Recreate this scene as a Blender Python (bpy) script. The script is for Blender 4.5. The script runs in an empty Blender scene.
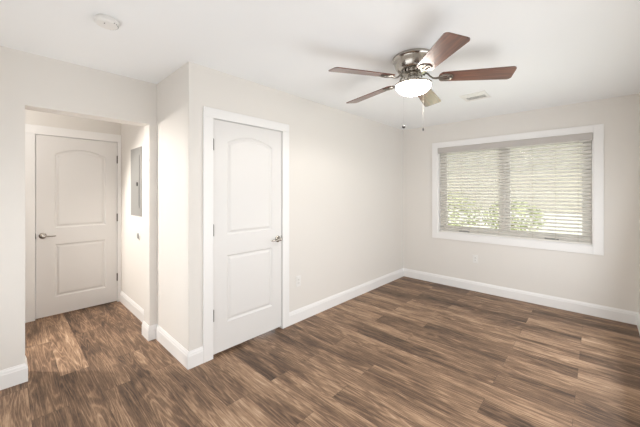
import bpy, bmesh, math, random
from mathutils import Vector, Matrix

random.seed(4)
SC = bpy.context.scene
COL = SC.collection

# ------------------------------------------------------------------ camera
EYE = 1.41
cam_d = bpy.data.cameras.new('camera')
cam_d.sensor_fit = 'HORIZONTAL'
cam_d.sensor_width = 36.0
cam_d.lens = 295.5 / 640 * 36.0
cam_d.shift_y = -(213.5 - 192.4) / 640
cam_d.clip_start = 0.02
cam = bpy.data.objects.new('camera', cam_d)
COL.objects.link(cam)
YAW = math.radians(43.13)                      # forward = (cos, sin)
cam.location = (0, 0, EYE)
cam.rotation_euler = (math.radians(90), 0, YAW - math.radians(90))
SC.camera = cam

# ------------------------------------------------------------------ world, sun, area lights, exposure
world = bpy.data.worlds.new('sky')
SC.world = world
world.use_nodes = True
wn = world.node_tree
bg = wn.nodes['Background']
bg.inputs['Color'].default_value = (0.93, 0.97, 1.0, 1)      # bright overcast sky
bg.inputs['Strength'].default_value = 3.2


def light(name, kind, loc, energy, color=(1, 1, 1), rot=None, size=None, size_y=None, radius=None, spread=None):
    d = bpy.data.lights.new(name, kind)
    d.energy = energy
    d.color = color
    if kind == 'AREA':
        d.shape = 'RECTANGLE'
        d.size = size
        d.size_y = size_y
        if spread:
            d.spread = spread
    if radius is not None and kind in ('POINT', 'SPOT'):
        d.shadow_soft_size = radius
    o = bpy.data.objects.new(name, d)
    o.location = loc
    if rot:
        o.rotation_euler = rot
    COL.objects.link(o)
    return o


sun = light('sun', 'SUN', (0, 0, 8), 5.5, (1, 0.95, 0.88))
sun.rotation_euler = Vector((0.35, -0.25, -0.9)).to_track_quat('-Z', 'Y').to_euler()
sun.data.angle = 0.01
# soft fill light added in front of the solid wall behind the camera
light('rear_fill', 'AREA', (-0.54, 1.40, 1.25), 27, (0.91, 0.96, 1.0),
      rot=(0, math.radians(-95), 0), size=1.9, size_y=2.6)
# broad unseen fill added beside the camera to brighten the closet wall
light('side_fill', 'AREA', (2.35, -0.30, 1.20), 54, (0.91, 0.96, 1.0),
      rot=(math.radians(97), 0, 0), size=3.4, size_y=2.0)
# ceiling lamp of the hallway, round the corner to the left
hall = light('hallway_lamp', 'SPOT', (-0.80, 4.18, 1.95), 175, (1.0, 0.94, 0.87), radius=0.06)
hall.rotation_euler = (Vector((1.0, 3.2, 0.75)) - hall.location).to_track_quat('-Z', 'Y').to_euler()
hall.data.spot_size = math.radians(80)
hall.data.spot_blend = 0.6
light('hallway_fill', 'POINT', (-0.20, 3.95, 2.25), 5, (1.0, 0.95, 0.9), radius=0.1)  # weak extra fill, added to lift the dark hallway

vs = SC.view_settings
vs.view_transform = 'Standard'
vs.look = 'None'
vs.gamma = 1.0
vs.use_curve_mapping = False
vs.exposure = 0.25
SC.cycles.max_bounces = 14
SC.cycles.diffuse_bounces = 8
SC.cycles.transparent_max_bounces = 12


# ------------------------------------------------------------------ materials
def lin(r, g, b):
    def f(c):
        c /= 255.0
        return c / 12.92 if c <= 0.04045 else ((c + 0.055) / 1.055) ** 2.4
    return (f(r), f(g), f(b), 1.0)


def base_mat(name, color, rough=0.5, metal=0.0, bump=0.0, bump_scale=200.0, var=0.0, spec=0.5):
    m = bpy.data.materials.new(name)
    m.use_nodes = True
    nt = m.node_tree
    b = nt.nodes['Principled BSDF']
    b.inputs['Base Color'].default_value = color
    b.inputs['Roughness'].default_value = rough
    b.inputs['Metallic'].default_value = metal
    b.inputs['Specular IOR Level'].default_value = spec
    tc = nt.nodes.new('ShaderNodeTexCoord')
    if var > 0:
        n = nt.nodes.new('ShaderNodeTexNoise')
        n.inputs['Scale'].default_value = 3.0
        n.inputs['Detail'].default_value = 4.0
        nt.links.new(tc.outputs['Object'], n.inputs['Vector'])
        mx = nt.nodes.new('ShaderNodeMix')
        mx.data_type = 'RGBA'
        c2 = [c * (1 - var) for c in color[:3]] + [1]
        mx.inputs[6].default_value = color
        mx.inputs[7].default_value = c2
        nt.links.new(n.outputs['Fac'], mx.inputs[0])
        nt.links.new(mx.outputs[2], b.inputs['Base Color'])
    if bump > 0:
        n2 = nt.nodes.new('ShaderNodeTexNoise')
        n2.inputs['Scale'].default_value = bump_scale
        n2.inputs['Detail'].default_value = 3.0
        nt.links.new(tc.outputs['Object'], n2.inputs['Vector'])
        bp = nt.nodes.new('ShaderNodeBump')
        bp.inputs['Strength'].default_value = bump
        bp.inputs['Distance'].default_value = 0.002
        nt.links.new(n2.outputs['Fac'], bp.inputs['Height'])
        nt.links.new(bp.outputs['Normal'], b.inputs['Normal'])
    return m


M = {}
M['wall'] = base_mat('greige_wall_paint', (0.77, 0.745, 0.71, 1), 0.75, bump=0.10, bump_scale=160, var=0.02, spec=0.3)
M['ceiling'] = base_mat('flat_ceiling_paint', (0.895, 0.91, 0.92, 1), 0.9, bump=0.08, bump_scale=120, var=0.01, spec=0.2)
M['trim'] = base_mat('white_semigloss_trim', (0.86, 0.855, 0.85, 1), 0.38, var=0.01)
M['door'] = base_mat('white_door_paint', (0.765, 0.755, 0.745, 1), 0.42, bump=0.05, bump_scale=90, var=0.015)
M['nickel'] = base_mat('brushed_nickel', (0.46, 0.43, 0.39, 1), 0.22, 1.0, bump=0.05, bump_scale=300)
M['darknickel'] = base_mat('satin_hinge_metal', (0.13, 0.12, 0.11, 1), 0.45, 1.0, bump=0.04)
M['aged'] = base_mat('aged_nickel', (0.30, 0.28, 0.25, 1), 0.35, 1.0, bump=0.04)
M['shadowgap'] = base_mat('dark_closet_interior', (0.05, 0.045, 0.04, 1), 0.9, var=0.1)
M['plate'] = base_mat('white_plastic', (0.80, 0.79, 0.77, 1), 0.35, var=0.01)
M['darkslot'] = base_mat('dark_slot', (0.03, 0.03, 0.03, 1), 0.8, var=0.1)
M['steel'] = base_mat('grey_enamel_steel', (0.30, 0.30, 0.29, 1), 0.45, var=0.03)
M['black'] = base_mat('black_plastic', (0.015, 0.015, 0.015, 1), 0.4, var=0.1)
M['slat'] = base_mat('white_blind_slat', (0.84, 0.82, 0.78, 1), 0.45, var=0.03)
M['valance'] = base_mat('painted_blind_valance', (0.52, 0.49, 0.465, 1), 0.5, var=0.02)
M['cord'] = base_mat('ladder_cord_fabric', (0.62, 0.58, 0.52, 1), 0.8, var=0.05)
M['vinyl'] = base_mat('white_window_vinyl', (0.70, 0.68, 0.64, 1), 0.4, var=0.02)
M['siding'] = base_mat('tan_house_siding', lin(146, 141, 126), 0.8, var=0.15)
M['stone'] = base_mat('pale_stone_foundation', (0.52, 0.51, 0.46, 1), 0.85, var=0.25)
M['roof'] = base_mat('brown_roof_shingle', lin(96, 84, 74), 0.9, var=0.3)
M['fob'] = base_mat('dark_bronze_fob', (0.035, 0.033, 0.033, 1), 0.6, 0.0, var=0.1)
M['screw'] = base_mat('screw_metal', (0.5, 0.48, 0.44, 1), 0.3, 1.0, var=0.05)


def leaf_mat():
    m = base_mat('olive_leaves', lin(140, 146, 96), 0.6, var=0.5)
    return m


M['leaf'] = leaf_mat()
M['bark'] = base_mat('brown_bark', lin(90, 70, 52), 0.9, var=0.3)


def lawn_mat():
    m = bpy.data.materials.new('pale_paving_and_lawn')
    m.use_nodes = True
    nt = m.node_tree
    b = nt.nodes['Principled BSDF']
    b.inputs['Roughness'].default_value = 0.9
    tc = nt.nodes.new('ShaderNodeTexCoord')
    n = nt.nodes.new('ShaderNodeTexNoise')
    n.inputs['Scale'].default_value = 0.6
    n.inputs['Detail'].default_value = 6
    r = nt.nodes.new('ShaderNodeValToRGB')
    r.color_ramp.elements[0].position = 0.42
    r.color_ramp.elements[0].color = lin(150, 165, 110)
    r.color_ramp.elements[1].position = 0.6
    r.color_ramp.elements[1].color = lin(205, 205, 195)
    nt.links.new(tc.outputs['Object'], n.inputs['Vector'])
    nt.links.new(n.outputs['Fac'], r.inputs['Fac'])
    nt.links.new(r.outputs['Color'], b.inputs['Base Color'])
    return m


M['lawn'] = lawn_mat()


def glass_mat():
    m = bpy.data.materials.new('clear_window_glass')
    m.use_nodes = True
    nt = m.node_tree
    nt.nodes.remove(nt.nodes['Principled BSDF'])
    out = nt.nodes['Material Output']
    tr = nt.nodes.new('ShaderNodeBsdfTransparent')
    gl = nt.nodes.new('ShaderNodeBsdfGlossy')
    gl.inputs['Roughness'].default_value = 0.02
    fr = nt.nodes.new('ShaderNodeFresnel')
    fr.inputs['IOR'].default_value = 1.45
    mx = nt.nodes.new('ShaderNodeMixShader')
    nt.links.new(fr.outputs[0], mx.inputs[0])
    nt.links.new(tr.outputs[0], mx.inputs[1])
    nt.links.new(gl.outputs[0], mx.inputs[2])
    nt.links.new(mx.outputs[0], out.inputs['Surface'])
    return m


M['glass'] = glass_mat()


def bowl_mat():
    m = bpy.data.materials.new('lit_frosted_glass')
    m.use_nodes = True
    b = m.node_tree.nodes['Principled BSDF']
    b.inputs['Base Color'].default_value = (0.9, 0.88, 0.84, 1)
    b.inputs['Roughness'].default_value = 0.3
    b.inputs['Emission Color'].default_value = (1.0, 0.93, 0.84, 1)
    b.inputs['Emission Strength'].default_value = 27.0
    return m


M['bowl'] = bowl_mat()


def walnut_mat():
    m = bpy.data.materials.new('walnut_blade_veneer')
    m.use_nodes = True
    nt = m.node_tree
    b = nt.nodes['Principled BSDF']
    b.inputs['Roughness'].default_value = 0.38
    b.inputs['Specular IOR Level'].default_value = 0.8
    b.inputs['Coat Weight'].default_value = 0.9
    b.inputs['Coat Roughness'].default_value = 0.22
    tc = nt.nodes.new('ShaderNodeTexCoord')
    mp = nt.nodes.new('ShaderNodeMapping')
    mp.inputs['Scale'].default_value = (2.5, 40, 10)
    n = nt.nodes.new('ShaderNodeTexNoise')
    n.inputs['Scale'].default_value = 1.5
    n.inputs['Detail'].default_value = 6
    n.inputs['Distortion'].default_value = 0.4
    r = nt.nodes.new('ShaderNodeValToRGB')
    r.color_ramp.elements[0].position = 0.3
    r.color_ramp.elements[0].color = lin(74, 40, 30)
    r.color_ramp.elements[1].position = 0.72
    r.color_ramp.elements[1].color = lin(126, 76, 56)
    nt.links.new(tc.outputs['Object'], mp.inputs['Vector'])
    nt.links.new(mp.outputs[0], n.inputs['Vector'])
    nt.links.new(n.outputs['Fac'], r.inputs['Fac'])
    nt.links.new(r.outputs['Color'], b.inputs['Base Color'])
    return m


M['walnut'] = walnut_mat()


def floor_mat():
    """vinyl planks running along Y: brick cells give each plank its tone, stretched noise its grain"""
    m = bpy.data.materials.new('weathered_oak_planks')
    m.use_nodes = True
    nt = m.node_tree
    L = nt.links.new
    N = nt.nodes.new
    b = nt.nodes['Principled BSDF']
    tc = N('ShaderNodeTexCoord')
    sp = N('ShaderNodeSeparateXYZ')
    L(tc.outputs['Object'], sp.inputs[0])
    cb0 = N('ShaderNodeCombineXYZ')
    L(sp.outputs['Y'], cb0.inputs['X'])
    L(sp.outputs['X'], cb0.inputs['Y'])
    cb = N('ShaderNodeVectorMath')
    cb.operation = 'ADD'
    cb.inputs[1].default_value = (4.32, 1.78 - 0.114, 0)
    L(cb0.outputs[0], cb.inputs[0])
    br = N('ShaderNodeTexBrick')
    br.offset = 0.37
    br.offset_frequency = 2
    br.inputs['Color1'].default_value = (0, 0, 0, 1)
    br.inputs['Color2'].default_value = (1, 1, 1, 1)
    br.inputs['Mortar'].default_value = (0.5, 0.5, 0.5, 1)
    br.inputs['Scale'].default_value = 1.0
    br.inputs['Mortar Size'].default_value = 0.0012
    br.inputs['Mortar Smooth'].default_value = 0.3
    br.inputs['Brick Width'].default_value = 1.22
    br.inputs['Row Height'].default_value = 0.178
    L(cb.outputs[0], br.inputs['Vector'])
    # per-plank offset of the grain domain
    off = N('ShaderNodeVectorMath')
    off.operation = 'MULTIPLY'
    L(br.outputs['Color'], off.inputs[0])
    off.inputs[1].default_value = (17.3, 9.1, 5.7)
    add = N('ShaderNodeVectorMath')
    add.operation = 'ADD'
    L(cb.outputs[0], add.inputs[0])
    L(off.outputs[0], add.inputs[1])

    def noise(scale3, scale, detail, dist, rough=0.6):
        mp = N('ShaderNodeMapping')
        mp.inputs['Scale'].default_value = scale3
        L(add.outputs[0], mp.inputs['Vector'])
        n = N('ShaderNodeTexNoise')
        n.inputs['Scale'].default_value = scale
        n.inputs['Detail'].default_value = detail
        n.inputs['Roughness'].default_value = rough
        n.inputs['Distortion'].default_value = dist
        L(mp.outputs[0], n.inputs['Vector'])
        return n
    broad = noise((0.8, 5.0, 1), 1.5, 6, 0.3, 0.62)
    fine = noise((2.2, 60.0, 1), 2.2, 7, 0.2, 0.8)
    knots = noise((0.45, 5.5, 1), 1.6, 2, 0.10, 0.5)
    fleck = noise((9.0, 190.0, 1), 1.6, 3, 0.1, 0.6)

    def math_(op, a, bb=None, clamp=False):
        n = N('ShaderNodeMath')
        n.operation = op
        n.use_clamp = clamp
        for i, v in enumerate((a, bb)):
            if v is None:
                continue
            if isinstance(v, (int, float)):
                n.inputs[i].default_value = v
            else:
                L(v, n.inputs[i])
        return n.outputs[0]
    # cathedral rings: contours of a stretched noise
    ring = math_('SINE', math_('MULTIPLY', knots.outputs['Fac'], 95.0))
    ring = math_('MULTIPLY', math_('ADD', ring, 1.0), 0.5)
    ring = math_('POWER', ring, 3.0)
    t = math_('MULTIPLY', math_('SUBTRACT', broad.outputs['Fac'], 0.5), 0.85)
    t = math_('ADD', t, math_('ADD', math_('MULTIPLY', math_('SUBTRACT', fine.outputs['Fac'], 0.5), 0.52), 0.46))
    t = math_('ADD', t, math_('MULTIPLY', ring, 0.13))
    t = math_('ADD', t, math_('MULTIPLY', math_('SUBTRACT', br.outputs['Color'], 0.5), 0.15))
    t = math_('ADD', t, math_('MULTIPLY', math_('SUBTRACT', fleck.outputs['Fac'], 0.5), 0.42))
    r = N('ShaderNodeValToRGB')
    e = r.color_ramp.elements
    e[0].position = 0.26
    e[0].color = FLOOR_COLS[0]
    e[1].position = 0.86
    e[1].color = FLOOR_COLS[3]
    x = e.new(0.46)
    x.color = FLOOR_COLS[1]
    x = e.new(0.64)
    x.color = FLOOR_COLS[2]
    L(t, r.inputs['Fac'])
    mx = N('ShaderNodeMix')
    mx.data_type = 'RGBA'
    L(math_('MULTIPLY', br.outputs['Fac'], 0.7), mx.inputs[0])
    L(r.outputs['Color'], mx.inputs[6])
    mx.inputs[7].default_value = lin(48, 36, 28)
    L(mx.outputs[2], b.inputs['Base Color'])
    rr = N('ShaderNodeMapRange')
    L(fine.outputs['Fac'], rr.inputs['Value'])
    rr.inputs['To Min'].default_value = 0.58
    rr.inputs['To Max'].default_value = 0.44
    L(rr.outputs[0], b.inputs['Roughness'])
    b.inputs['Specular IOR Level'].default_value = 0.35
    bp = N('ShaderNodeBump')
    bp.inputs['Strength'].default_value = 0.25
    bp.inputs['Distance'].default_value = 0.001
    hh = math_('SUBTRACT', fine.outputs['Fac'], math_('MULTIPLY', br.outputs['Fac'], 1.5))
    L(hh, bp.inputs['Height'])
    L(bp.outputs['Normal'], b.inputs['Normal'])
    return m


FLOOR_COLS = (lin(60, 47, 38), lin(114, 90, 72), lin(164, 134, 108), lin(210, 184, 158))
M['floor'] = floor_mat()


# ------------------------------------------------------------------ mesh helpers
def bm_box(bm, x0, x1, y0, y1, z0, z1):
    v = [bm.verts.new(p) for p in ((x0, y0, z0), (x1, y0, z0), (x1, y1, z0), (x0, y1, z0),
                                   (x0, y0, z1), (x1, y0, z1), (x1, y1, z1), (x0, y1, z1))]
    for f in ((0, 3, 2, 1), (4, 5, 6, 7), (0, 1, 5, 4), (1, 2, 6, 5), (2, 3, 7, 6), (3, 0, 4, 7)):
        bm.faces.new([v[i] for i in f])


def bm_lathe(bm, prof, n=40, center=(0, 0, 0), axis='Z', cap=True):
    """prof: (radius, height) pairs from one end to the other"""
    cx, cy, cz = center
    rings = []
    for r, h in prof:
        ring = []
        for i in range(n):
            a = 2 * math.pi * i / n
            u, v = r * math.cos(a), r * math.sin(a)
            p = {'Z': (u, v, h), 'Y': (u, h, v), 'X': (h, u, v)}[axis]
            ring.append(bm.verts.new((p[0] + cx, p[1] + cy, p[2] + cz)))
        rings.append(ring)
    for a, b in zip(rings, rings[1:]):
        for i in range(n):
            j = (i + 1) % n
            bm.faces.new((a[i], a[j], b[j], b[i]))
    if cap:
        bm.faces.new(rings[0])
        bm.faces.new(rings[-1])


def bm_tube(bm, pts, rad, n=10, flat=1.0):
    """sweep; rad is a number or a list; flat squashes the section vertically"""
    pts = [Vector(p) for p in pts]
    rads = rad if isinstance(rad, (list, tuple)) else [rad] * len(pts)
    rings = []
    for k, p in enumerate(pts):
        t = (pts[min(k + 1, len(pts) - 1)] - pts[max(k - 1, 0)]).normalized()
        up = Vector((0, 0, 1)) if abs(t.z) < 0.9 else Vector((1, 0, 0))
        s = t.cross(up).normalized()
        w = s.cross(t).normalized()
        ring = []
        for i in range(n):
            a = 2 * math.pi * i / n
            ring.append(bm.verts.new(p + s * (rads[k] * math.cos(a)) + w * (rads[k] * flat * math.sin(a))))
        rings.append(ring)
    for a, b in zip(rings, rings[1:]):
        for i in range(n):
            j = (i + 1) % n
            bm.faces.new((a[i], a[j], b[j], b[i]))
    bm.faces.new(rings[0])
    bm.faces.new(rings[-1])


def link(name, bm, mat, parent=None, loc=(0, 0, 0), bevel=0.0, smooth=False, rot=None):
    bmesh.ops.recalc_face_normals(bm, faces=bm.faces)
    if bevel > 0:
        ed = [e for e in bm.edges if len(e.link_faces) == 2 and e.calc_face_angle(0) > 0.6]
        bmesh.ops.bevel(bm, geom=ed, offset=bevel, segments=2, affect='EDGES', profile=0.6)
    me = bpy.data.meshes.new(name)
    bm.to_mesh(me)
    bm.free()
    me.materials.append(mat)
    if smooth:
        for p in me.polygons:
            p.use_smooth = True
        me.set_sharp_from_angle(angle=math.radians(35))
    o = bpy.data.objects.new(name, me)
    o.location = loc
    if rot:
        o.rotation_euler = rot
    if parent:
        o.parent = parent
    COL.objects.link(o)
    return o


def tag(o, label=None, cat=None, group=None, kind=None):
    if label:
        o['label'] = label
    if cat:
        o['category'] = cat
    if group:
        o['group'] = group
    if kind:
        o['kind'] = kind
    return o


def empty(name, loc):
    o = bpy.data.objects.new(name, None)
    o.location = loc
    o.empty_display_size = 0.05
    COL.objects.link(o)
    return o


def boxes(name, bl, mat, parent=None, bevel=0.0, loc=(0, 0, 0)):
    bm = bmesh.new()
    for b in bl:
        bm_box(bm, *b)
    return link(name, bm, mat, parent, loc, bevel)


# ------------------------------------------------------------------ setting: the room shell
H = 2.460           # ceiling height
XB = 4.605          # window wall
YA = 2.385          # wall with the closet door
YC = -0.325         # wall beside the camera
XD = -0.56          # wall behind the camera
YO = 3.115          # wall with the hallway opening
YO2 = 3.28          # its hallway face
YH = 4.52           # end wall of the hallway
XS = 1.010           # side of the closet
XHR = 1.035         # right wall of the hallway
HX0 = -1.9          # far left end of the hallway
OX0, OX1, OZ = 0.105, 0.945, 2.062   # opening

tag(boxes('floor', [(HX0 - .15, XB + .15, YC - .15, YH + .15, -0.12, 0)], M['floor']),
    'brown wood plank floor running under the whole room', 'floor', kind='structure')
tag(boxes('ceiling', [(HX0 - .15, XB + .15, YC - .15, YH + .15, H, H + .12)], M['ceiling']),
    'flat white ceiling over the room', 'ceiling', kind='structure')

# window wall with its opening
WY0, WY1, WZ0, WZ1 = 0.028, 1.802, 0.790, 2.098
tag(boxes('wall_right', [(XB, XB + .15, YC - .15, WY0, 0, H), (XB, XB + .15, WY1, YA + .12, 0, H),
                         (XB, XB + .15, WY0, WY1, 0, WZ0), (XB, XB + .15, WY0, WY1, WZ1, H)], M['wall']),
    'greige wall with the wide blind covered window', 'wall', kind='structure')
# wall with the closet door
CX0, CX1, CZ = 1.204, 1.969, 2.046
tag(boxes('wall_back', [(XS, CX0, YA, YA + .115, 0, H), (CX1, XB, YA, YA + .115, 0, H),
                        (CX0, CX1, YA, YA + .115, CZ, H)], M['wall']),
    'greige wall holding the closet door', 'wall', kind='structure')
tag(boxes('wall_closet_side', [(XS, XS + .115, YA + .115, YO, 0, H)], M['wall']),
    'short greige wall on the side of the closet bump-out', 'wall', kind='structure')
tag(boxes('wall_left', [(XD, OX0, YO, YO2, 0, H), (OX1, XS + .115, YO, YO2, 0, H),
                        (OX0, OX1, YO, YO2, OZ, H)], M['wall']),
    'greige wall with the square hallway opening', 'wall', kind='structure')
tag(boxes('wall_hall_right', [(XHR, XHR + .1, YO2, YH, 0, H)], M['wall']),
    'bright hallway wall holding the electrical panel', 'wall', kind='structure')
DX0, DX1, DZ = 0.226, 1.000, 2.060
tag(boxes('wall_hall_end', [(HX0, DX0, YH, YH + .12, 0, H), (DX1, XHR + .1, YH, YH + .12, 0, H),
                            (DX0, DX1, YH, YH + .12, DZ, H)], M['wall']),
    'greige end wall of the hallway behind the far door', 'wall', kind='structure')
tag(boxes('wall_hall_left', [(HX0 - .12, HX0, YO2, YH, 0, H)], M['wall']),
    'far left end of the hallway, out of sight', 'wall', kind='structure')
tag(boxes('wall_hall_front', [(HX0, XD, YO2 - .12, YO2, 0, H)], M['wall']),
    'hallway wall continuing left, out of sight', 'wall', kind='structure')
tag(boxes('wall_front', [(XD - .12, XD, YC, YO, 0, H)], M['wall']),
    'greige wall behind the camera', 'wall', kind='structure')
tag(boxes('wall_near', [(XD - .12, XB, YC - .12, YC, 0, H)], M['wall']),
    'greige wall at the right edge beside the window wall', 'wall', kind='structure')
# backs of the closed cupboards behind both doors
boxes('wall_closet_inside', [(CX0 - .05, CX1 + .05, YA + .5, YA + .52, 0, H)], M['shadowgap'])
tag(bpy.data.objects['wall_closet_inside'], 'dark back wall inside the closed closet', 'wall', kind='structure')
boxes('wall_behind_door', [(DX0 - .05, DX1 + .05, YH + .3, YH + .32, -0.1, H)], M['shadowgap'])
tag(bpy.data.objects['wall_behind_door'], 'dark wall beyond the closed hallway door', 'wall', kind='structure')

# ---- baseboards
BB = [(0.0150, 0.0), (0.0150, 0.100), (0.0125, 0.104), (0.0105, 0.118), (0.0055, 0.128), (0.0040, 0.135), (0.0, 0.135)]


def baseboards(path, side, names):
    """path along the wall faces; side +1 when the room lies to the right of travel"""
    P = [Vector((x, y)) for x, y in path]
    n = len(P)
    dirs = [(P[i + 1] - P[i]).normalized() for i in range(n - 1)]
    norm = [Vector((d.y, -d.x)) * side for d in dirs]
    offs = []
    for i in range(n):
        if i == 0:
            offs.append(norm[0])
        elif i == n - 1:
            offs.append(norm[-1])
        else:
            a, b = norm[i - 1], norm[i]
            s = a + b
            offs.append(s / max(0.2, s.dot(a)))
    for i, nm in enumerate(names):
        bm = bmesh.new()
        ra, rb = [], []
        for t, z in BB:
            qa, qb = P[i] + offs[i] * t, P[i + 1] + offs[i + 1] * t
            ra.append(bm.verts.new((qa.x, qa.y, z)))
            rb.append(bm.verts.new((qb.x, qb.y, z)))
        ra.append(bm.verts.new((P[i].x, P[i].y, 0)))
        rb.append(bm.verts.new((P[i + 1].x, P[i + 1].y, 0)))
        m = len(ra)
        for k in range(m):
            j = (k + 1) % m
            bm.faces.new((ra[k], ra[j], rb[j], rb[k]))
        bm.faces.new(ra)
        bm.faces.new(rb)
        o = link(nm[0], bm, M['trim'])
        tag(o, nm[1], 'baseboard', kind='structure')


CO0, CO1, COZ = 1.124, 2.054, 2.124        # closet casing outline
baseboards([(CO1, YA), (XB, YA), (XB, YC), (XD, YC)], 1,
           [('baseboard_back', 'white baseboard right of the closet door'),
            ('baseboard_right', 'white baseboard under the window'),
            ('baseboard_near', 'white baseboard at the right edge of the picture')])
baseboards([(CO0, YA), (XS, YA), (XS, YO), (OX1, YO), (OX1, YO2), (XHR, YO2), (XHR, YH - .02)], -1,
           [('baseboard_closet_front', 'short white baseboard left of the closet door'),
            ('baseboard_closet_side', 'white baseboard along the closet bump-out side'),
            ('baseboard_stub', 'tiny white baseboard on the wall end right of the opening'),
            ('baseboard_jamb', 'white baseboard wrapping the right jamb of the opening'),
            ('baseboard_hall_back', 'short white baseboard hidden behind the right jamb'),
            ('baseboard_hall_right', 'white baseboard along the bright hallway wall')])
baseboards([(XD, YO), (OX0, YO), (OX0, YO2), (HX0, YO2)], 1,
           [('baseboard_left', 'white baseboard at the left edge of the picture'),
            ('baseboard_left_jamb', 'white baseboard wrapping the left jamb of the opening'),
            ('baseboard_hall_front', 'white baseboard on the hidden hallway side')])
baseboards([(HX0, YH), (0.135, YH)], 1,
           [('baseboard_hall_end', 'white baseboard left of the far door, hidden behind the wall')])


# ---- door casings (jamb lining and flat casing boards)
def casing(name, label, x0, x1, ztop, ox0, ox1, oztop, yw, depth=0.115):
    """opening x0..x1 up to ztop in the wall face yw (room towards -y); casing outline ox0..ox1, oztop"""
    bm = bmesh.new()
    t = 0.018
    y0, y1 = yw - t, yw
    r = 0.004
    # outer and inner step of the casing
    bm_box(bm, ox0, x0 + r, y0, y1, 0, ztop - r)
    bm_box(bm, x1 - r, ox1, y0, y1, 0, ztop - r)
    bm_box(bm, ox0, ox1, y0, y1, ztop - r, oztop)
    o = link(name, bm, M['trim'], bevel=0.003)
    bm = bmesh.new()
    j = 0.006
    bm_box(bm, x0, x0 + j, y1 + .0005, yw + depth, 0, ztop)
    bm_box(bm, x1 - j, x1, y1 + .0005, yw + depth, 0, ztop)
    bm_box(bm, x0 + j, x1 - j, y1 + .0005, yw + depth, ztop - j, ztop)
    # stop strips behind the slab
    bm_box(bm, x0 + j, x0 + j + .012, yw + .045, yw + .08, 0, ztop - j)
    bm_box(bm, x1 - j - .012, x1 - j, yw + .045, yw + .08, 0, ztop - j)
    link('jamb', bm, M['trim'], o)
    tag(o, label, 'trim', kind='structure')
    return o


casing('trim_1', 'white casing around the closet door', CX0, CX1, CZ, CO0, CO1, COZ, YA)
casing('trim_2', 'white casing around the far hallway door', DX0, DX1, DZ, 0.142, XHR - .001, 2.152, YH)


# ---- two-panel arch-top doors
def panel_loop(x0, x1, z0, z1, rise, ins, n=20):
    """outline inset by ins; rise > 0 gives an arched top (concentric arc)"""
    w = (x1 - x0) / 2
    cx = (x0 + x1) / 2
    pts = [(x0 + ins, z0 + ins), (x1 - ins, z0 + ins)]
    if rise > 0:
        R = (w * w + rise * rise) / (2 * rise)
        cz = z1 - R
        r = R - ins
        a = math.asin((w - ins) / r)
        for i in range(n + 1):
            t = a - 2 * a * i / n
            pts.append((cx + r * math.sin(t), cz + r * math.cos(t)))
    else:
        for i in range(n + 1):
            pts.append((x1 - ins - (x1 - x0 - 2 * ins) * i / n, z1 - ins))
    return pts


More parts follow.
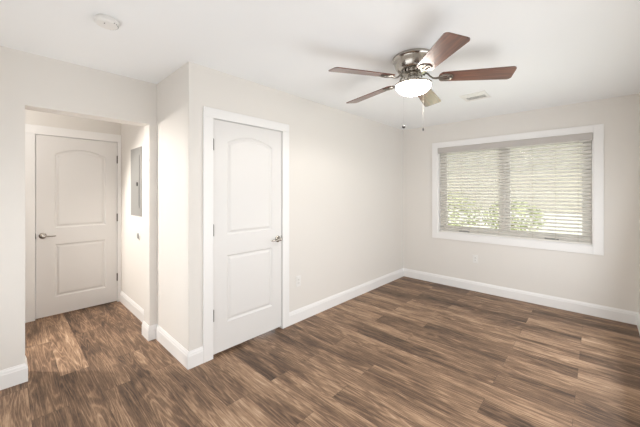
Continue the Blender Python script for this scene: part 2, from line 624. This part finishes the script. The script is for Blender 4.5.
def make_door(name, label, x0, x1, z0, z1, yf, panels, hinge_side, hinges, handle, lever_dir):
    thick = 0.035
    W, Ht = x1 - x0, z1 - z0
    bm = bmesh.new()
    ol = [bm.verts.new(p) for p in ((0, 0, 0), (W, 0, 0), (W, 0, Ht), (0, 0, Ht))]
    edges = [bm.edges.new((ol[i], ol[(i + 1) % 4])) for i in range(4)]
    steps = [(0.0, 0.0), (0.005, 0.0060), (0.014, 0.0105), (0.022, 0.0100), (0.036, 0.0036), (0.042, 0.0026)]
    stacks = []
    for (px0, px1, pz0, pz1, rise) in panels:
        loops = []
        for ins, dep in steps:
            loops.append([bm.verts.new((x - x0, dep, z - z0)) for x, z in panel_loop(px0, px1, pz0, pz1, rise, ins)])
        stacks.append(loops)
        l0 = loops[0]
        edges += [bm.edges.new((l0[i], l0[(i + 1) % len(l0)])) for i in range(len(l0))]
    bmesh.ops.triangle_fill(bm, use_beauty=True, use_dissolve=False, edges=edges)
    for loops in stacks:
        for a, b in zip(loops, loops[1:]):
            for i in range(len(a)):
                j = (i + 1) % len(a)
                bm.faces.new((a[i], a[j], b[j], b[i]))
        bm.faces.new(loops[-1])
    bk = [bm.verts.new(p) for p in ((0, thick, 0), (W, thick, 0), (W, thick, Ht), (0, thick, Ht))]
    bm.faces.new(bk)
    for i in range(4):
        j = (i + 1) % 4
        bm.faces.new((ol[i], ol[j], bk[j], bk[i]))
    d = link(name, bm, M['door'], loc=(x0, yf, z0))
    tag(d, label, 'door', kind='structure')
    # hinges: knuckle plus leaf
    for hz in hinges:
        bm = bmesh.new()
        hx = -0.0035 if hinge_side < 0 else W + 0.0035
        bm_lathe(bm, [(0.0070, -0.047), (0.0070, 0.047)], 12, (hx, -0.0065, hz - z0))
        bm_lathe(bm, [(0.004, 0.045), (0.0062, 0.047), (0.0062, 0.051), (0.002, 0.054)], 12, (hx, -0.0065, hz - z0))
        sx = hx - 0.002 if hinge_side < 0 else hx - 0.002
        bm_box(bm, sx, sx + 0.004, 0.0, 0.03, hz - z0 - .044, hz - z0 + .044)
        link('hinge', bm, M['darknickel'], d, smooth=True)
    # lever handle
    hx, hz = handle[0] - x0, handle[1] - z0
    bm = bmesh.new()
    bm_lathe(bm, [(0.030, 0.0), (0.033, -0.003), (0.032, -0.008), (0.024, -0.013), (0.013, -0.016),
                  (0.0115, -0.040), (0.016, -0.044), (0.0165, -0.056), (0.010, -0.061)], 28, (hx, 0, hz), 'Y')
    hd = link('door_handle', bm, M['nickel'], d, smooth=True)
    bm = bmesh.new()
    pts, rad = [], []
    for i in range(13):
        s = i / 12
        pts.append((hx + lever_dir * (0.006 + 0.100 * s), -0.051 + 0.012 * s * s, hz - 0.012 * math.sin(s * math.pi * .6) + 0.004 * s))
        rad.append(0.0095 - 0.004 * s)
    bm_tube(bm, pts, rad, 12)
    link('lever', bm, M['nickel'], hd, smooth=True)
    # latch plate on the free edge
    bm = bmesh.new()
    lx = W - 0.001 if hinge_side < 0 else -0.003
    bm_box(bm, lx, lx + 0.004, -0.0015, 0.028, hz - .030, hz + .030)
    link('latch_plate', bm, M['darknickel'], d)
    return d


make_door('door_1', 'white two-panel arch-top closet door in the middle wall',
          1.2145, 1.9575, 0.028, 2.0345, YA - 0.003,
          [(1.342, 1.842, 1.035, 1.922, 0.070), (1.342, 1.842, 0.268, 0.855, 0)],
          -1, (1.815, 1.085, 0.36), (1.908, 0.936), -1)
make_door('door_2', 'white two-panel arch-top door at the hallway end',
          0.2370, 0.9895, 0.014, 2.0485, YH - 0.006,
          [(0.392, 0.870, 1.005, 1.917, 0.070), (0.392, 0.870, 0.215, 0.818, 0)],
          1, (1.830, 1.085, 0.32), (0.292, 0.925), 1)

# ------------------------------------------------------------------ the window
WC0, WC1, WCZ0, WCZ1 = -0.057, 1.887, 0.702, 2.180       # casing outline on the wall
bm = bmesh.new()
t = 0.018
bm_box(bm, XB - t, XB, WC0, WY0 + .002, WCZ0, WCZ1)
bm_box(bm, XB - t, XB, WY1 - .002, WC1, WCZ0, WCZ1)
bm_box(bm, XB - t, XB, WY0 + .002, WY1 - .002, WCZ0, WZ0 + .002)
bm_box(bm, XB - t, XB, WY0 + .002, WY1 - .002, WZ1 - .002, WCZ1)
tag(link('trim_3', bm, M['trim'], bevel=0.002), 'white picture-frame casing around the wide window', 'trim', kind='structure')

win = empty('window_1', (XB + .1, (WY0 + WY1) / 2, WZ0))
tag(win, 'wide white twin casement window behind the closed blind', 'window', kind='structure')


def wbox(name, bl, mat, bevel=0.0, parent=None):
    ox, oy, oz = win.location
    bl = [(a - ox, b - ox, c - oy, d - oy, e - oz, f - oz) for a, b, c, d, e, f in bl]
    return boxes(name, bl, mat, parent or win, bevel)


J = 0.012
wbox('jamb_lining', [(XB + .001, XB + .15, WY0, WY0 + J, WZ0, WZ1), (XB + .001, XB + .15, WY1 - J, WY1, WZ0, WZ1),
                     (XB + .001, XB + .15, WY0 + J, WY1 - J, WZ1 - J, WZ1)], M['trim'])
wbox('window_sill', [(XB + .001, XB + .15, WY0 + J, WY1 - J, WZ0, WZ0 + J)], M['trim'])
fx0, fx1 = XB + .085, XB + .14
yA, yB, zA, zB = WY0 + J, WY1 - J, WZ0 + J, WZ1 - J
MY = 0.925
FW = 0.045
wbox('window_frame', [(fx0, fx1, yA, yA + FW, zA, zB), (fx0, fx1, yB - FW, yB, zA, zB),
                      (fx0, fx1, yA + FW, yB - FW, zB - FW, zB), (fx0, fx1, yA + FW, yB - FW, zA, zA + FW),
                      (fx0, fx1, MY - .022, MY + .022, zA + FW, zB - FW)], M['vinyl'], 0.002)
for (s0, s1) in ((yA + FW, MY - .022), (MY + .022, yB - FW)):
    g = 0.002
    z0, z1 = zA + FW, zB - FW
    s0, s1, z0, z1 = s0 + g, s1 - g, z0 + g, z1 - g
    q = 0.040
    sash = wbox('sash', [(fx0 + .008, fx1 - .01, s0, s0 + q, z0, z1), (fx0 + .008, fx1 - .01, s1 - q, s1, z0, z1),
                         (fx0 + .008, fx1 - .01, s0 + q, s1 - q, z0, z0 + q), (fx0 + .008, fx1 - .01, s0 + q, s1 - q, z1 - q, z1)],
                M['vinyl'], 0.002)
    wbox('pane', [(fx0 + .022, fx0 + .028, s0 + q, s1 - q, z0 + q, z1 - q)], M['glass'], 0, sash)
    # crank operator on the frame sill
    cy = s0 + (s1 - s0) * (0.40 if s0 < MY else 0.62)
    ox, oy, oz = win.location
    bm = bmesh.new()
    bm_box(bm, fx0 - .018 - ox, fx0 - .0005 - ox, cy - .07 - oy, cy + .07 - oy, zA + .010 - oz, zA + .034 - oz)
    bm_tube(bm, [(fx0 - .015 - ox, cy - oy, zA + .034 - oz), (fx0 - .024 - ox, cy - .02 - oy, zA + .050 - oz),
                 (fx0 - .022 - ox, cy - .07 - oy, zA + .058 - oz), (fx0 - .022 - ox, cy - .095 - oy, zA + .050 - oz)], 0.006, 8)
    link('crank', bm, M['steel'], win, bevel=0)

# ------------------------------------------------------------------ the blind
BX = XB + 0.040                                            # plane of the slats
by0, by1 = WY0 + J + .006, WY1 - J - .006
blind = empty('window_blind', (BX, (by0 + by1) / 2, WZ0 + J))
tag(blind, 'white horizontal slat blind lowered over the wide window', 'blind')


def bloc(bm):
    bmesh.ops.translate(bm, verts=bm.verts, vec=-Vector(blind.location))


bm = bmesh.new()
bm_box(bm, XB - .024, XB - .012, WY0 + .004, WY1 - .004, 2.012, WZ1 - .004)       # valance board
bm_box(bm, XB - .0115, XB + .02, WY0 + .014, WY0 + .024, 2.012, WZ1 - .016)
bm_box(bm, XB - .0115, XB + .02, WY1 - .024, WY1 - .014, 2.012, WZ1 - .016)
bloc(bm)
link('valance', bm, M['valance'], blind, bevel=0.002)
bm = bmesh.new()
bm_box(bm, BX - .02, BX + .028, by0 + .016, by1 - .016, 2.045, WZ1 - J - .004)
bloc(bm)
link('head_rail', bm, M['slat'], blind)
# slats: gently crowned boards, room edge tipped up
PITCH = 0.0445
NS = 27
TILT = math.radians(30)
bm = bmesh.new()
ztop = 2.010
hw = 0.0255
for k in range(NS):
    zc = ztop - PITCH * k
    up, dn = [], []
    for i in range(7):
        u = -1 + 2 * i / 6
        xx, zz = u * hw, 0.0022 * (1 - u * u)
        # u = -1 is the room edge
        X = xx * math.cos(TILT) + zz * math.sin(TILT)
        Z = -xx * math.sin(TILT) + zz * math.cos(TILT)
        up.append((BX + X, zc + Z + .0014))
        dn.append((BX + X, zc + Z - .0014))
    sec = up + dn[::-1]
    a = [bm.verts.new((x, by0, z)) for x, z in sec]
    b = [bm.verts.new((x, by1, z)) for x, z in sec]
    m = len(sec)
    for i in range(m):
        j = (i + 1) % m
        bm.faces.new((a[i], a[j], b[j], b[i]))
    bm.faces.new(a)
    bm.faces.new(b)
bloc(bm)
link('slats', bm, M['slat'], blind, smooth=True)
zbot = ztop - PITCH * NS
bm = bmesh.new()
bm_box(bm, BX - .024, BX + .024, by0, by1, WZ0 + J + .002, WZ0 + J + .018)
bloc(bm)
link('bottom_rail', bm, M['slat'], blind, bevel=0.003)
for y in (1.70, 1.463, 1.234, 0.985, 0.60, 0.369, 0.161):
    bm = bmesh.new()
    for xx in (BX - .0268, BX + .0268):
        bm_box(bm, xx - .0009, xx + .0009, y - .0016, y + .0016, WZ0 + J + .018, 2.045)
    bloc(bm)
    link('ladder_cord', bm, M['cord'], blind)
bm = bmesh.new()
bm_tube(bm, [(BX - .034, 0.905, 2.03), (BX - .034, 0.905, 1.70), (BX - .034, 0.905, 1.0)], [0.003, 0.004, 0.0045], 10)
bloc(bm)
link('tilt_wand', bm, M['vinyl'], blind, smooth=True)

# ------------------------------------------------------------------ the ceiling fan
FAN = Vector((2.174, 1.043, H))
fan = empty('ceiling_fan', FAN)
tag(fan, 'brushed nickel ceiling fan with five walnut blades and a lit glass bowl', 'ceiling fan')
bm = bmesh.new()
bm_lathe(bm, [(0.150, -0.0005), (0.157, -0.004), (0.157, -0.020), (0.150, -0.026), (0.146, -0.034), (0.143, -0.050),
              (0.134, -0.075), (0.122, -0.096), (0.112, -0.108), (0.098, -0.112)], 56)
link('motor_housing', bm, M['nickel'], fan, smooth=True)
# flywheel with the ring of cooling fins
bm = bmesh.new()
bm_lathe(bm, [(0.060, -0.1125), (0.086, -0.114), (0.088, -0.128), (0.070, -0.134), (0.044, -0.136)], 40)
for i in range(20):
    a = 2 * math.pi * i / 20
    c, s = math.cos(a), math.sin(a)
    bm_lathe(bm, [(0.0075, -0.1125), (0.009, -0.120), (0.007, -0.134)], 8, (0.094 * c, 0.094 * s, 0))
link('flywheel', bm, M['nickel'], fan, smooth=True)
bm = bmesh.new()
bm_lathe(bm, [(0.041, -0.1365), (0.041, -0.150), (0.036, -0.153), (0.036, -0.194), (0.046, -0.201), (0.080, -0.203),
              (0.128, -0.206), (0.138, -0.210), (0.139, -0.219), (0.134, -0.222), (0.120, -0.220)], 56)
link('light_fitter', bm, M['nickel'], fan, smooth=True)
bm = bmesh.new()
prof = []
for i in range(15):
    a = math.radians(90) * i / 14
    prof.append((max(0.131 * math.cos(a), 0.002), -0.2225 - 0.070 * math.sin(a)))
bm_lathe(bm, prof, 48)
link('glass_bowl', bm, M['bowl'], fan, smooth=True)
ll = light('fan_lamp', 'SPOT', (FAN.x, FAN.y, FAN.z - 0.33), 20, (1.0, 0.95, 0.88), radius=0.10)
ll.data.spot_size = math.radians(176)
ll.data.spot_blend = 0.25
bm = bmesh.new()
bm_lathe(bm, [(0.010, -0.2930), (0.011, -0.295), (0.006, -0.301), (0.003, -0.303)], 20)
link('bowl_finial', bm, M['nickel'], fan, smooth=True)

BZ = -0.162          # blade height below the ceiling
RTIP = 0.690


def blade_mesh():
    bm = bmesh.new()
    r0 = 0.185
    out = []
    hw0, hw1 = 0.058, 0.077
    # root (rounded)
    for i in range(9):
        a = math.radians(90 + 180 * i / 8)
        out.append((r0 + 0.030 + 0.030 * math.cos(a), hw0 * math.sin(a)))
    # lower side to tip with rounded corners
    rc = 0.028
    for i in range(9):
        a = math.radians(-90 + 90 * i / 8)
        out.append((RTIP - rc + rc * math.cos(a), -hw1 + rc + rc * math.sin(a)))
    for i in range(9):
        a = math.radians(0 + 90 * i / 8)
        out.append((RTIP - rc + rc * math.cos(a), hw1 - rc + rc * math.sin(a)))
    tk = 0.003
    bot = [bm.verts.new((x, y, -tk)) for x, y in out]
    top = [bm.verts.new((x, y, tk)) for x, y in out]
    bm.faces.new(bot)
    bm.faces.new(top)
    for i in range(len(out)):
        j = (i + 1) % len(out)
        bm.faces.new((bot[i], bot[j], top[j], top[i]))
    return bm


def iron_mesh():
    bm = bmesh.new()
    # S-curved arm from the flywheel
    pts = [(0.080, 0, 0.042), (0.104, 0, 0.034), (0.124, 0, 0.010), (0.145, 0, -0.008), (0.170, 0, -0.010), (0.195, 0, -0.006)]
    bm_tube(bm, pts, [0.010, 0.009, 0.008, 0.008, 0.010, 0.012], 10, 0.7)
    # open trefoil plate under the blade root: a rim and three arms
    ring = []
    for i in range(33):
        a = 2 * math.pi * i / 32
        ring.append((0.236 + 0.046 * math.cos(a), 0.042 * math.sin(a), -0.0075))
    bm_tube(bm, ring, 0.0055, 8, 0.7)
    for a in (0, 60, -60):
        c, s = math.cos(math.radians(a)), math.sin(math.radians(a))
        bm_tube(bm, [(0.195, 0, -0.0075), (0.215, 0.3 * 0.04 * s * 2, -0.008), (0.236 + 0.042 * c * .95, 0.040 * s, -0.0075)], 0.0055, 8, 0.7)
        bm_lathe(bm, [(0.0085, -0.004), (0.0085, -0.011), (0.005, -0.0135)], 12, (0.236 + 0.030 * c, 0.028 * s, 0))
    return bm


for k in range(5):
    ang = math.radians(-62.2 + 72 * k)
    bl = link('blade', blade_mesh(), M['walnut'], fan, loc=(0, 0, BZ), bevel=0)
    bl.rotation_mode = 'XYZ'
    bl.rotation_euler = (Matrix.Rotation(ang, 3, 'Z') @ Matrix.Rotation(math.radians(2.5), 3, 'Y') @ Matrix.Rotation(math.radians(-12), 3, 'X')).to_euler()
    ir = link('blade_iron', iron_mesh(), M['aged'], bl, smooth=True)

# pull chains: (camera-plane offset from the hub, length)
cR = Vector((math.sin(YAW), -math.cos(YAW), 0))
cF = Vector((math.cos(YAW), math.sin(YAW), 0))
for (lat, dep, zf, dark) in ((-0.057, 0.03, -0.530, True), (0.080, 0.03, -0.552, False)):
    p = cR * lat + cF * dep
    bm = bmesh.new()
    z0 = -0.184
    bm_tube(bm, [(p.x * .55, p.y * .55, z0 - .012), (p.x, p.y, z0 - .014), (p.x * 1.12, p.y * 1.12, z0 - .030)], 0.002, 6)
    bm_tube(bm, [(p.x * 1.12, p.y * 1.12, z0 - .030), (p.x * 1.12, p.y * 1.12, zf)], 0.0003 if dark else 0.0005, 6)
    ch = link('pull_chain', bm, M['fob'] if dark else M['aged'], fan)
    bm = bmesh.new()
    q = (p.x * 1.12, p.y * 1.12, zf)
    if dark:
        bm_lathe(bm, [(0.003, 0.012), (0.009, 0.008), (0.0145, 0.0), (0.011, -0.009), (0.003, -0.0140)], 16, q)
        f = link('fob', bm, M['fob'], ch, smooth=True)
        f['label'] = 'dark round fob'
    else:
        bm_lathe(bm, [(0.003, 0.012), (0.005, 0.006), (0.006, -0.004), (0.004, -0.012)], 12, q)
        f = link('fob', bm, M['fob'], ch, smooth=True)
        f['label'] = 'small dark end fob'

# ------------------------------------------------------------------ ceiling fittings
sd = empty('smoke_detector', (0.424, 2.168, H))
sd.scale = (0.84, 0.84, 0.95)
tag(sd, 'round white smoke detector on the ceiling at upper left', 'smoke detector')
bm = bmesh.new()
bm_lathe(bm, [(0.066, -0.0005), (0.066, -0.008), (0.070, -0.009)], 40)
link('mounting_plate', bm, M['plate'], sd, smooth=True)
bm = bmesh.new()
bm_lathe(bm, [(0.074, -0.0095), (0.076, -0.014), (0.074, -0.028), (0.064, -0.038), (0.030, -0.042), (0.004, -0.042)], 40)
link('cover', bm, M['plate'], sd, smooth=True)
bm = bmesh.new()
for i in range(9):
    a = math.radians(-60 + 15 * i)
    bm_box(bm, 0.066 * math.cos(a) - .004, 0.066 * math.cos(a) + .004, 0.066 * math.sin(a) - .004, 0.066 * math.sin(a) + .004, -0.0365, -0.030)
link('vent_slots', bm, M['steel'], sd)
bm = bmesh.new()
bm_lathe(bm, [(0.004, -0.0422), (0.004, -0.044)], 12, (-0.02, -0.03, 0))
link('indicator_light', bm, M['darkslot'], sd)

vt = empty('ceiling_vent', (3.51, 0.968, H))
tag(vt, 'white louvred air register on the ceiling beyond the fan', 'vent')
a, b_ = 0.130, 0.125
boxes('frame', [(-a, a, -b_, -b_ + .03, -.008, -.0005), (-a, a, b_ - .03, b_, -.008, -.0005),
                (-a, -a + .03, -b_ + .03, b_ - .03, -.008, -.0005), (a - .03, a, -b_ + .03, b_ - .03, -.008, -.0005)], M['plate'], vt)
boxes('duct_opening', [(-a + .03, a - .03, -b_ + .03, b_ - .03, -.0025, -.0005)], M['darkslot'], vt)
bm = bmesh.new()
for i in range(9):
    x = -a + .040 + i * (2 * a - .08) / 8
    s = 1 if i > 3 else -1
    vs_ = [bm.verts.new(p) for p in ((x - .0115, -b_ + .03, -.004 - .002 * s), (x + .009, -b_ + .03, -.004 + .001 * s),
                                     (x + .009, b_ - .03, -.004 + .001 * s), (x - .0115, b_ - .03, -.004 - .002 * s))]
    f = bm.faces.new(vs_)
    r = bmesh.ops.extrude_face_region(bm, geom=[f])
    bmesh.ops.translate(bm, verts=[v for v in r['geom'] if isinstance(v, bmesh.types.BMVert)], vec=(0, 0, -.0012))
link('louvres', bm, M['plate'], vt)


# ------------------------------------------------------------------ wall fittings
def outlet(loc, rotz, label):
    """duplex receptacle; local x along the wall, local -y into the room"""
    e = empty('wall_outlet', loc)
    e.rotation_euler = (0, 0, rotz)
    tag(e, label, 'outlet')
    boxes('cover_plate', [(-.035, .035, -.006, -.0005, -.0575, .0575)], M['plate'], e, 0.002)
    for s in (-1, 1):
        bm = bmesh.new()
        bm_lathe(bm, [(0.0165, -0.0062), (0.0165, -0.0085), (0.0150, -0.0095)], 20, (0, 0, s * .0195), 'Y')
        rc = link('receptacle', bm, M['plate'], e)
        boxes('slots', [(-.0075, -.0055, -.0100, -.0096, s * .0195 - .001, s * .0195 + .008),
                        (.0055, .0075, -.0100, -.0096, s * .0195 - .001, s * .0195 + .006),
                        (-.002, .002, -.0100, -.0096, s * .0195 - .010, s * .0195 - .006)], M['darkslot'], rc)
    bm = bmesh.new()
    bm_lathe(bm, [(0.003, -0.0062), (0.0025, -0.0072)], 10, (0, 0, 0), 'Y')
    link('screw', bm, M['screw'], e)
    return e


outlet((2.197, YA, 0.440), 0, 'white outlet low on the wall just right of the closet door')
outlet((XB, 1.268, 0.458), math.radians(-90), 'white outlet low on the wall under the window')

ep = empty('electrical_panel', (XHR, 3.86, 1.53))
ep.rotation_euler = (0, 0, math.radians(-90))
tag(ep, 'grey steel electrical panel on the bright hallway wall', 'electrical panel')
boxes('cover', [(-.200, .200, -.006, -.0005, -.388, .388)], M['steel'], ep, 0.002)
boxes('panel_door', [(-.150, .140, -.011, -.0065, -.300, .300)], M['steel'], ep, 0.002)
boxes('latch', [(.054, .098, -.017, -.0115, -.048, -.006)], M['black'], ep, 0.002)
boxes('door_pull_lip', [(.120, .128, -.0135, -.0115, -.270, -.060)], M['steel'], ep)
for sx in (-.18, .18):
    for sz in (-.36, .36):
        bm = bmesh.new()
        bm_lathe(bm, [(0.006, -0.0062), (0.005, -0.0085)], 10, (sx, 0, sz), 'Y')
        link('screw', bm, M['screw'], ep)

ds = empty('door_bumper', (XHR, 3.760, 0.922))
tag(ds, 'small round white door bumper low on the bright hallway wall', 'door bumper')
bm = bmesh.new()
bm_lathe(bm, [(0.045, -0.0005), (0.047, -0.004), (0.044, -0.008), (0.036, -0.009)], 28, (0, 0, 0), 'X')
link('plate', bm, M['plate'], ds, smooth=True)
bm = bmesh.new()
bm_lathe(bm, [(0.033, -0.0092), (0.030, -0.0150), (0.018, -0.0180), (0.004, -0.0190)], 24, (0, 0, 0), 'X')
link('rubber_pad', bm, M['steel'], ds, smooth=True)

# ------------------------------------------------------------------ outdoors, seen in slivers between the slats
tag(boxes('ground', [(XB + .16, 40, -25, 25, -0.45, -0.35)], M['lawn']),
    'sunlit pale paving and lawn outside the window', 'ground', kind='structure')
hs = empty('house', (15.0, 3.0, -0.35))
tag(hs, 'tan neighbouring house seen between the blind slats', 'house')
boxes('wall', [(0, 5, -11, 11, 0.9, 3.9)], M['siding'], hs)
boxes('foundation', [(-.1, 5, -11.1, 11.1, 0, 0.899)], M['stone'], hs)
bm = bmesh.new()
v = [bm.verts.new(p) for p in ((-.5, -11.5, 3.9), (2.5, -11.5, 5.0), (5.5, -11.5, 3.9), (-.5, 11.5, 3.9), (2.5, 11.5, 5.0), (5.5, 11.5, 3.9))]
for f in ((0, 1, 2), (3, 5, 4), (0, 3, 4, 1), (1, 4, 5, 2), (0, 2, 5, 3)):
    bm.faces.new([v[i] for i in f])
link('roof', bm, M['roof'], hs)


def shrub(loc, r, h, label):
    e = empty('shrub', loc)
    tag(e, label, 'shrub', 'shrubs outside the window')
    bm = bmesh.new()
    rnd = random.Random(int(loc[1] * 100))
    for i in range(900):
        d = Vector((rnd.gauss(0, 1), rnd.gauss(0, 1), rnd.gauss(0, 1))).normalized()
        rr = rnd.uniform(.75, 1.0)
        c = Vector((d.x * r * rr, d.y * r * rr, h * .55 + d.z * h * .45 * rr))
        a_ = Vector((rnd.gauss(0, 1), rnd.gauss(0, 1), rnd.gauss(0, 1))).normalized()
        b2 = a_.cross(d)
        if b2.length < .05:
            continue
        b2.normalize()
        s = rnd.uniform(.05, .1)
        vv = [bm.verts.new(c + a_ * s), bm.verts.new(c + b2 * s * .5), bm.verts.new(c - a_ * s), bm.verts.new(c - b2 * s * .5)]
        bm.faces.new(vv)
    link('foliage', bm, M['leaf'], e)
    bm = bmesh.new()
    bm_tube(bm, [(0, 0, 0), (0, 0, h * .3), (0.03, 0, h * .6)], [.05, .04, .02], 8)
    link('stem', bm, M['bark'], e)


shrub((12.2, 4.4, -0.35), 1.3, 1.8, 'leafy shrub outside behind the left half of the blind')
shrub((13.0, 2.3, -0.35), 1.0, 1.5, 'leafy shrub outside behind the middle of the blind')
